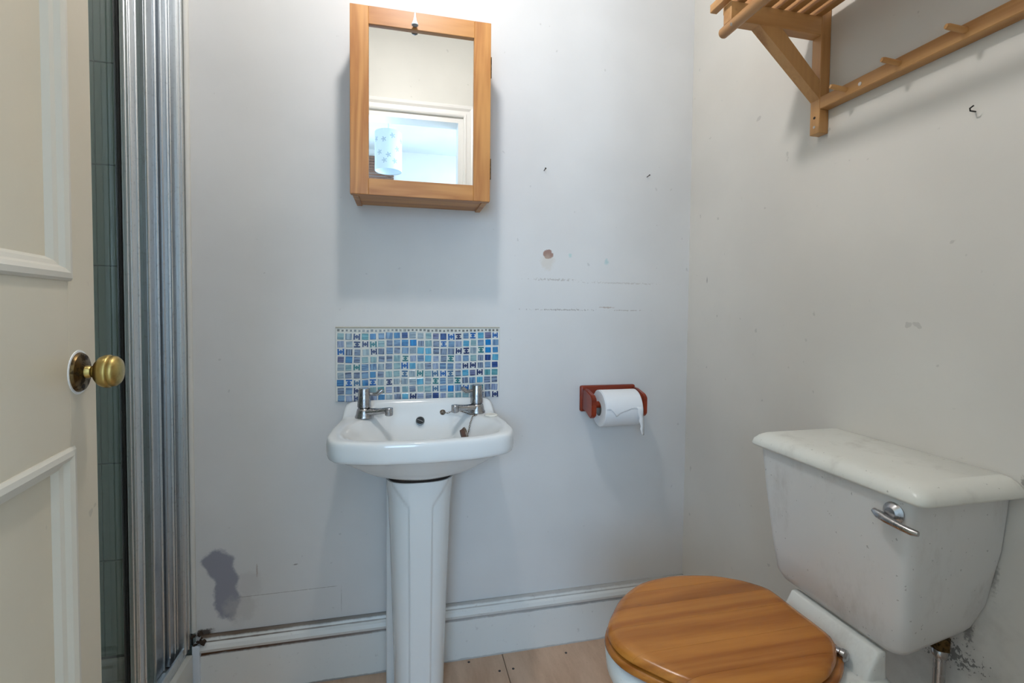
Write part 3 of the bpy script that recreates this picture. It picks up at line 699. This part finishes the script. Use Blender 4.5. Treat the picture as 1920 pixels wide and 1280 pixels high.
for k in range(11):
    t_ = k/10; z = rc.z+.012-.084*t_; y = rc.y-RR-.001-.002*math.sin(t_*3)
    if t_ < .4: y = rc.y - math.sqrt(max(0, RR**2-(z-rc.z)**2)) - .0012
    xl = .694+.016*t_+.002*math.sin(k*2.1)
    tg.append([tl.verts.new((xl, y, z)), tl.verts.new(((xl+.7165)/2, y-.001, z-.003*t_)), tl.verts.new((.7165+.004*t_, y+.003, z-.004*t_))])
for a, b_ in zip(tg, tg[1:]):
    for j in range(2): tl.faces.new((a[j], a[j+1], b_[j+1], b_[j]))
o = obj('torn_tail', tl, M_paper, tr, smooth=True); md = o.modifiers.new('thick', 'SOLIDIFY'); md.thickness = .0006

# ------------------------------------------------------------------ toilet
TY = -.706
tl_ = thing('toilet', 'white toilet with a low cistern and a round pine seat', 'toilet', (.62, TY, 0))
def dirty(name, col, amt):
    t = NT(name); P = t.coord()
    a = t.ramp(t.noise(t.mapping(P, scale=(1, 1, .45)), 11, 6, .7), .5, .78, 0, amt); s = t.ramp(t.noise(P, 130, 2, .5), .70, .76, 0, amt*1.2)
    c = t.mix(a, col, lin(150, 142, 130)); c = t.mix(s, c, lin(96, 90, 84)); t.base(c); t.rough(t.math('ADD', t.math('MULTIPLY', a, .4), .28)); return t.m
M_cist = dirty('cistern_plastic', lin(222, 222, 220), .38); M_lid = dirty('cistern_lid_plastic', lin(232, 232, 224), .35); M_pan = dirty('pan_porcelain', lin(230, 231, 226), .3)
def rrect(x0, x1, y0, y1, z, rf, rb_=.004, n=8):
    """front (low x) corners radius rf, rear corners rb_"""
    return [Vector((p.x, p.y, z)) for p in round_poly([(x0, y0, rf), (x1, y0, rb_), (x1, y1, rb_), (x0, y1, rf)], n)]
cr = []
for z, x0, yn, yf, rf in ((.5235, .800, -.825, -.655, .03), (.5265, .779, -.850, -.634, .030), (.535, .7665, -.869, -.619, .028), (.550, .7595, -.878, -.611, .026), (.60, .7550, -.884, -.604, .024), (.70, .7495, -.890, -.590, .022), (.80, .7465, -.898, -.576, .022)):
    rg = rrect(x0, RX-.002, yn, yf, z, rf, .006)
    k = sstep(.66, .53, z)*.028                                   # the sides also draw in towards the wall at the foot
    for p in rg:
        w = (p.x-x0)/(RX-x0); p.y += (k*w)*(1 if p.y < TY-.03 else -1)
    cr.append(rg)
obj('cistern', loft(cr), M_cist, tl_, smooth=True, angle=60)
lr = [rrect(.7415, RX-.001, -.9125, -.562, .7955, .020), rrect(.7380, RX-.001, -.916, -.559, .7965, .020), rrect(.7370, RX-.001, -.917, -.558, .8000, .020), rrect(.7400, RX-.001, -.914, -.560, .8090, .020),
      rrect(.7470, RX-.001, -.906, -.565, .8165, .022), rrect(.7560, RX-.001, -.897, -.572, .8215, .022), rrect(.7680, RX-.001, -.885, -.581, .8235, .022)]
obj('cistern_lid', loft(lr), M_lid, tl_, smooth=True, angle=80)
lv = obj('lever_boss', lathe([(.0165, 0), (.0165, .002), (.0115, .0065), (.0085, .009), (.0001, .0095)], (.7475, -.868, .7705), (-1, 0, .03), 28), M_chrome, tl_, smooth=True)
obj('flush_lever', tube([(.735, -.846, .7665), (.7325, -.856, .7645), (.7315, -.870, .7620), (.7315, -.890, .7600), (.733, -.906, .7585), (.735, -.914, .7590)], [.0045, .0070, .0068, .0058, .0058, .0040], 14, flat=.95), M_chrome, lv, smooth=True)
# pan: foot, bowl, shelf under the cistern
NP = 64
def egg(cx, lx0, lx1, hw, z, e=1.0):
    r = []
    for k in range(NP):
        a = 2*PI*k/NP; c, s = math.cos(a), math.sin(a)
        r.append(Vector((cx + (lx1 if c > 0 else lx0)*math.copysign(abs(c)**e, c), TY+hw*math.copysign(abs(s)**e, s), z)))
    return r
obj('pan_bowl', loft([egg(.64, .15, .17, .095, 0, .8), egg(.64, .145, .165, .09, .02, .8), egg(.63, .13, .17, .085, .14, .85), egg(.60, .15, .19, .10, .27), egg(.57, .185, .20, .135, .38), egg(.56, .205, .20, .155, .44), egg(.56, .208, .20, .158, .472), egg(.56, .200, .19, .150, .480),
                   egg(.56, .165, .15, .115, .478), egg(.56, .15, .14, .10, .44), egg(.58, .08, .08, .06, .33)], True, True), M_pan, tl_, smooth=True, angle=70)
shl = bmesh.new()
loft([rrect(.690, .770, TY-.10, TY+.06, .300, .03, .03), rrect(.672, .786, TY-.142, TY+.066, .448, .03, .03), rrect(.668, .790, TY-.150, TY+.068, .464, .03, .03), rrect(.669, .789, TY-.149, TY+.067, .474, .03, .03), rrect(.676, .783, TY-.141, TY+.061, .480, .03, .03)], bm=shl)
obj('pan_shelf', shl, M_pan, tl_, smooth=True, angle=60)
us = bmesh.new()
loft([rrect(.736, .782, TY-.136, TY+.048, .480, .012, .01), rrect(.746, .778, TY-.138, TY+.046, .505, .010, .01), rrect(.757, .776, TY-.138, TY+.044, .5255, .007, .007), rrect(.759, .774, TY-.136, TY+.042, .5275, .007, .007)], bm=us)
obj('cistern_support', us, M_pan, tl_, smooth=True, angle=60)
# seat
lid_out = [(.733, -.080), (.731, -.125), (.700, -.150), (.655, -.163), (.595, -.168), (.520, -.163), (.455, -.147), (.400, -.115), (.362, -.070), (.346, -.025)]
# taken from the photograph for the far half, mirrored for the near half
half = [(.737, .0), (.737, .060), (.731, .082), (.708, .108), (.680, .128), (.646, .145), (.590, .158), (.545, .160), (.484, .149), (.425, .113), (.388, .074), (.360, .036), (.352, .0)]
def smooth_closed(pts, sub=6):
    out = []; N = len(pts)
    for i in range(N):
        p0, p1, p2, p3 = (Vector(pts[(i+j) % N]) for j in (-1, 0, 1, 2))
        for k in range(sub):
            s = k/sub; out.append(.5*((2*p1)+(p2-p0)*s+(2*p0-5*p1+4*p2-p3)*s*s+(3*p1-p0-3*p2+p3)*s**3))
    return out
full = smooth_closed([(x, TY+y) for x, y in half] + [(x, TY-y) for x, y in half[-2:0:-1]], 6)
SO = polar(full, (.545, TY), 120); sc_ = Vector((.545, TY))
def sring(inset, z, base=SO):
    r = []
    for p in base:
        d = p-sc_; L = d.length; r.append(Vector((*(sc_ + d*((L-inset)/L)), z)))
    return r
def lid_solid(): return loft([sring(.010, .5015), sring(.003, .5025), sring(0, .5060), sring(.0008, .5100), sring(.004, .5142), sring(.010, .5174), sring(.018, .5194), sring(.028, .5200)])
SD, SL_ = lin(156, 90, 26), lin(200, 132, 56)
W_seat = wood('varnished_pine', SD, SL_, 0, 1.1, .24, tint=True, bands=4)
cuts = [TY-.2, TY-.110, TY-.048, TY+.018, TY+.066, TY+.110, TY+.2]
tints = [(1, .97, .9), (.95, .9, .82), (1.0, .96, .90), (1.10, 1.08, 1.04), (.88, .82, .74), (1.04, 1.0, .95)]
for i in range(6):
    b = lid_solid()
    for y, nrm in ((cuts[i]+.00015, -1), (cuts[i+1]-.00015, 1)):
        g = b.verts[:]+b.edges[:]+b.faces[:]
        r = bmesh.ops.bisect_plane(b, geom=g, plane_co=(0, y, 0), plane_no=(0, nrm, 0), clear_outer=True)
        ed = [e for e in r['geom_cut'] if isinstance(e, bmesh.types.BMEdge)]
        if ed: bmesh.ops.contextual_create(b, geom=ed)
    o = obj('lid_board', b, W_seat, tl_, smooth=True, angle=40); o.color = (*tints[i], 1)
SR = [Vector((sc_.x+(p.x-sc_.x)*1.045+ .004, sc_.y+(p.y-sc_.y)*1.04)) for p in SO]
rg = bmesh.new(); prof = [(.012, .4850), (.003, .4865), (0, .4900), (.001, .4950), (.006, .4990), (.014, .5003), (.060, .5000), (.068, .496), (.068, .488), (.060, .485)]
vv = [[rg.verts.new(p) for p in sring(i_, z, SR)] for i_, z in prof]
for i in range(len(prof)):
    A, B = vv[i], vv[(i+1) % len(prof)]
    for k in range(120): rg.faces.new((A[k], A[(k+1) % 120], B[(k+1) % 120], B[k]))
bmesh.ops.recalc_face_normals(rg, faces=rg.faces)
o = obj('seat_ring', rg, W_seat, tl_, smooth=True, angle=60); o.color = (.86, .8, .72, 1)
for s in (-1, 1):
    hg = obj('seat_hinge', lathe([(.0085, 0), (.0085, .014), (.0100, .016), (.0100, .022), (.006, .026), (.0001, .027)], (.722 if s < 0 else .700, TY+s*(.084 if s < 0 else .05), .502 if s < 0 else .496), (.35, s*1.0, .0), 18), M_chrome, tl_, smooth=True)
    obj('hinge_post', lathe([(.010, 0), (.010, .004), (.006, .006), (.006, .022)], (.727 if s < 0 else .712, TY+s*(.092 if s < 0 else .055), .478), (0, 0, 1), 16), M_chrome, hg, smooth=True)
# water supply under the cistern
ip = obj('inlet_pipe', tube([(.905, -.832, .515), (.905, -.832, .03)], .0085, 18), M_chrome, tl_, smooth=True)
obj('pipe_nut', lathe([(.0150, 0), (.0150, .018), (.0125, .020)], (.905, -.832, .506), (0, 0, 1), 6), M_brassd, ip)
obj('pipe_collar', lathe([(.0105, 0), (.0118, .002), (.0118, .010), (.0105, .012)], (.905, -.832, .492), (0, 0, 1), 20), M_chrome, ip, smooth=True)

# ------------------------------------------------------------------ coat rack on the right wall
RD, RL = lin(168, 116, 62), lin(206, 156, 98)
R_x = wood('rack_pine_out', RD, RL, 0, 1.2, .45, bands=4); R_y = wood('rack_pine_along', RD, RL, 1, 1.2, .45, bands=4); R_z = wood('rack_pine_up', RD, RL, 2, 1.2, .45, bands=4)
rk = thing('coat_rack', 'pine coat rack with slatted shelf, hanging rod and peg rail on the right wall', 'coat rack', (RX, -.9, 1.48))
M_screw = worn_metal('screw_steel', (.5, .5, .48, 1), .35)
def bracket(y0):
    y1 = y0+.0255
    p = obj('bracket_post', box(.9195, RX-.0005, y0, y1, 1.490, 1.790, bev=.0012, seg=1), R_z, rk)
    for z in (1.506, 1.527):
        obj('screw', lathe([(.0032, 0), (.0030, .0008), (.0008, .0009)], (.9197, y0+.0128, z), (-1, 0, 0), 10), M_screw if z < 1.51 else M_grim_shade, p)
    obj('bracket_arm', box(.6850, .9195, y0, y1, 1.7070, 1.7480, bev=.0012, seg=1), R_x, rk)
    br = bmesh.new()
    extrude_poly([(.757, y0+.0006, 1.7070), (.815, y0+.0006, 1.7070), (.9195, y0+.0006, 1.606), (.9195, y0+.0006, 1.565)], (0, .0243, 0), br)
    obj('bracket_brace', br, R_z, rk)
bracket(-.534); bracket(-1.22)
obj('peg_rail', box(.9195, RX-.0005, -1.22+.0255, -.534, 1.5420, 1.5690, bev=.0015, seg=1), R_y, rk)
for y in (-.600, -.712, -.822, -.934, -1.046):
    obj('peg', tube([(.9230, y, 1.556), (.8900, y+.006, 1.5620), (.8860, y+.007, 1.5625)], [.0050, .0050, .0040], 16), R_x, rk, smooth=True)
for y in (-.632, -.98):
    obj('screw', lathe([(.0040, 0), (.0038, .0008), (.0008, .0009)], (.9196, y, 1.554), (-1, 0, 0), 12), M_screw, rk)
slm = None
for k in range(8):
    x = .678+k*.0335
    o = obj('shelf_slat', slm or box(-.0085, .0085, -.80, 0, 0, .018, bev=.001, seg=1), R_y, rk, loc=(x, -.482, 1.7482)); slm = o.data
rd = obj('hanging_rod', tube([(.688, -.500, 1.6945), (.688, -.5025, 1.6945), (.688, -.505, 1.6945), (.688, -1.27, 1.6945)], [.006, .010, .0115, .0115], 20), R_y, rk, smooth=True, angle=60)
obj('screw', lathe([(.0035, 0), (.003, .0008), (.0008, .0009)], (.6775, -.545, 1.690), (-.9, 0, -.4), 10), M_screw, rd)

# ------------------------------------------------------------------ nails left in the walls
M_nail = simple('old_nail', (.03, .03, .03, 1), .5, .6)
def nail(p, d, label):
    p = Vector(p); d = Vector(d).normalized()
    b = tube([p, p+d*.013], .0012, 8); lathe([(.0026, 0), (.0026, .0010)], p+d*.0125, d, 10, b)
    tag(obj('wall_nail', b, M_nail), label, 'nail', 'old nails in the walls')
nail((.430, 0, 1.517), (.15, -1, .35), 'small dark nail in the back wall between cabinet and corner, nearer the cabinet')
nail((.783, 0, 1.522), (.3, -1, .35), 'small dark nail in the back wall nearest the corner')
hk = bmesh.new(); tube([(RX, -.824, 1.424), (RX-.012, -.824, 1.424), (RX-.016, -.826, 1.427), (RX-.015, -.831, 1.430)], .0012, 8, hk)
tag(obj('wall_hook', hk, M_nail), 'bent dark nail hook in the right wall below the peg rail', 'hook')
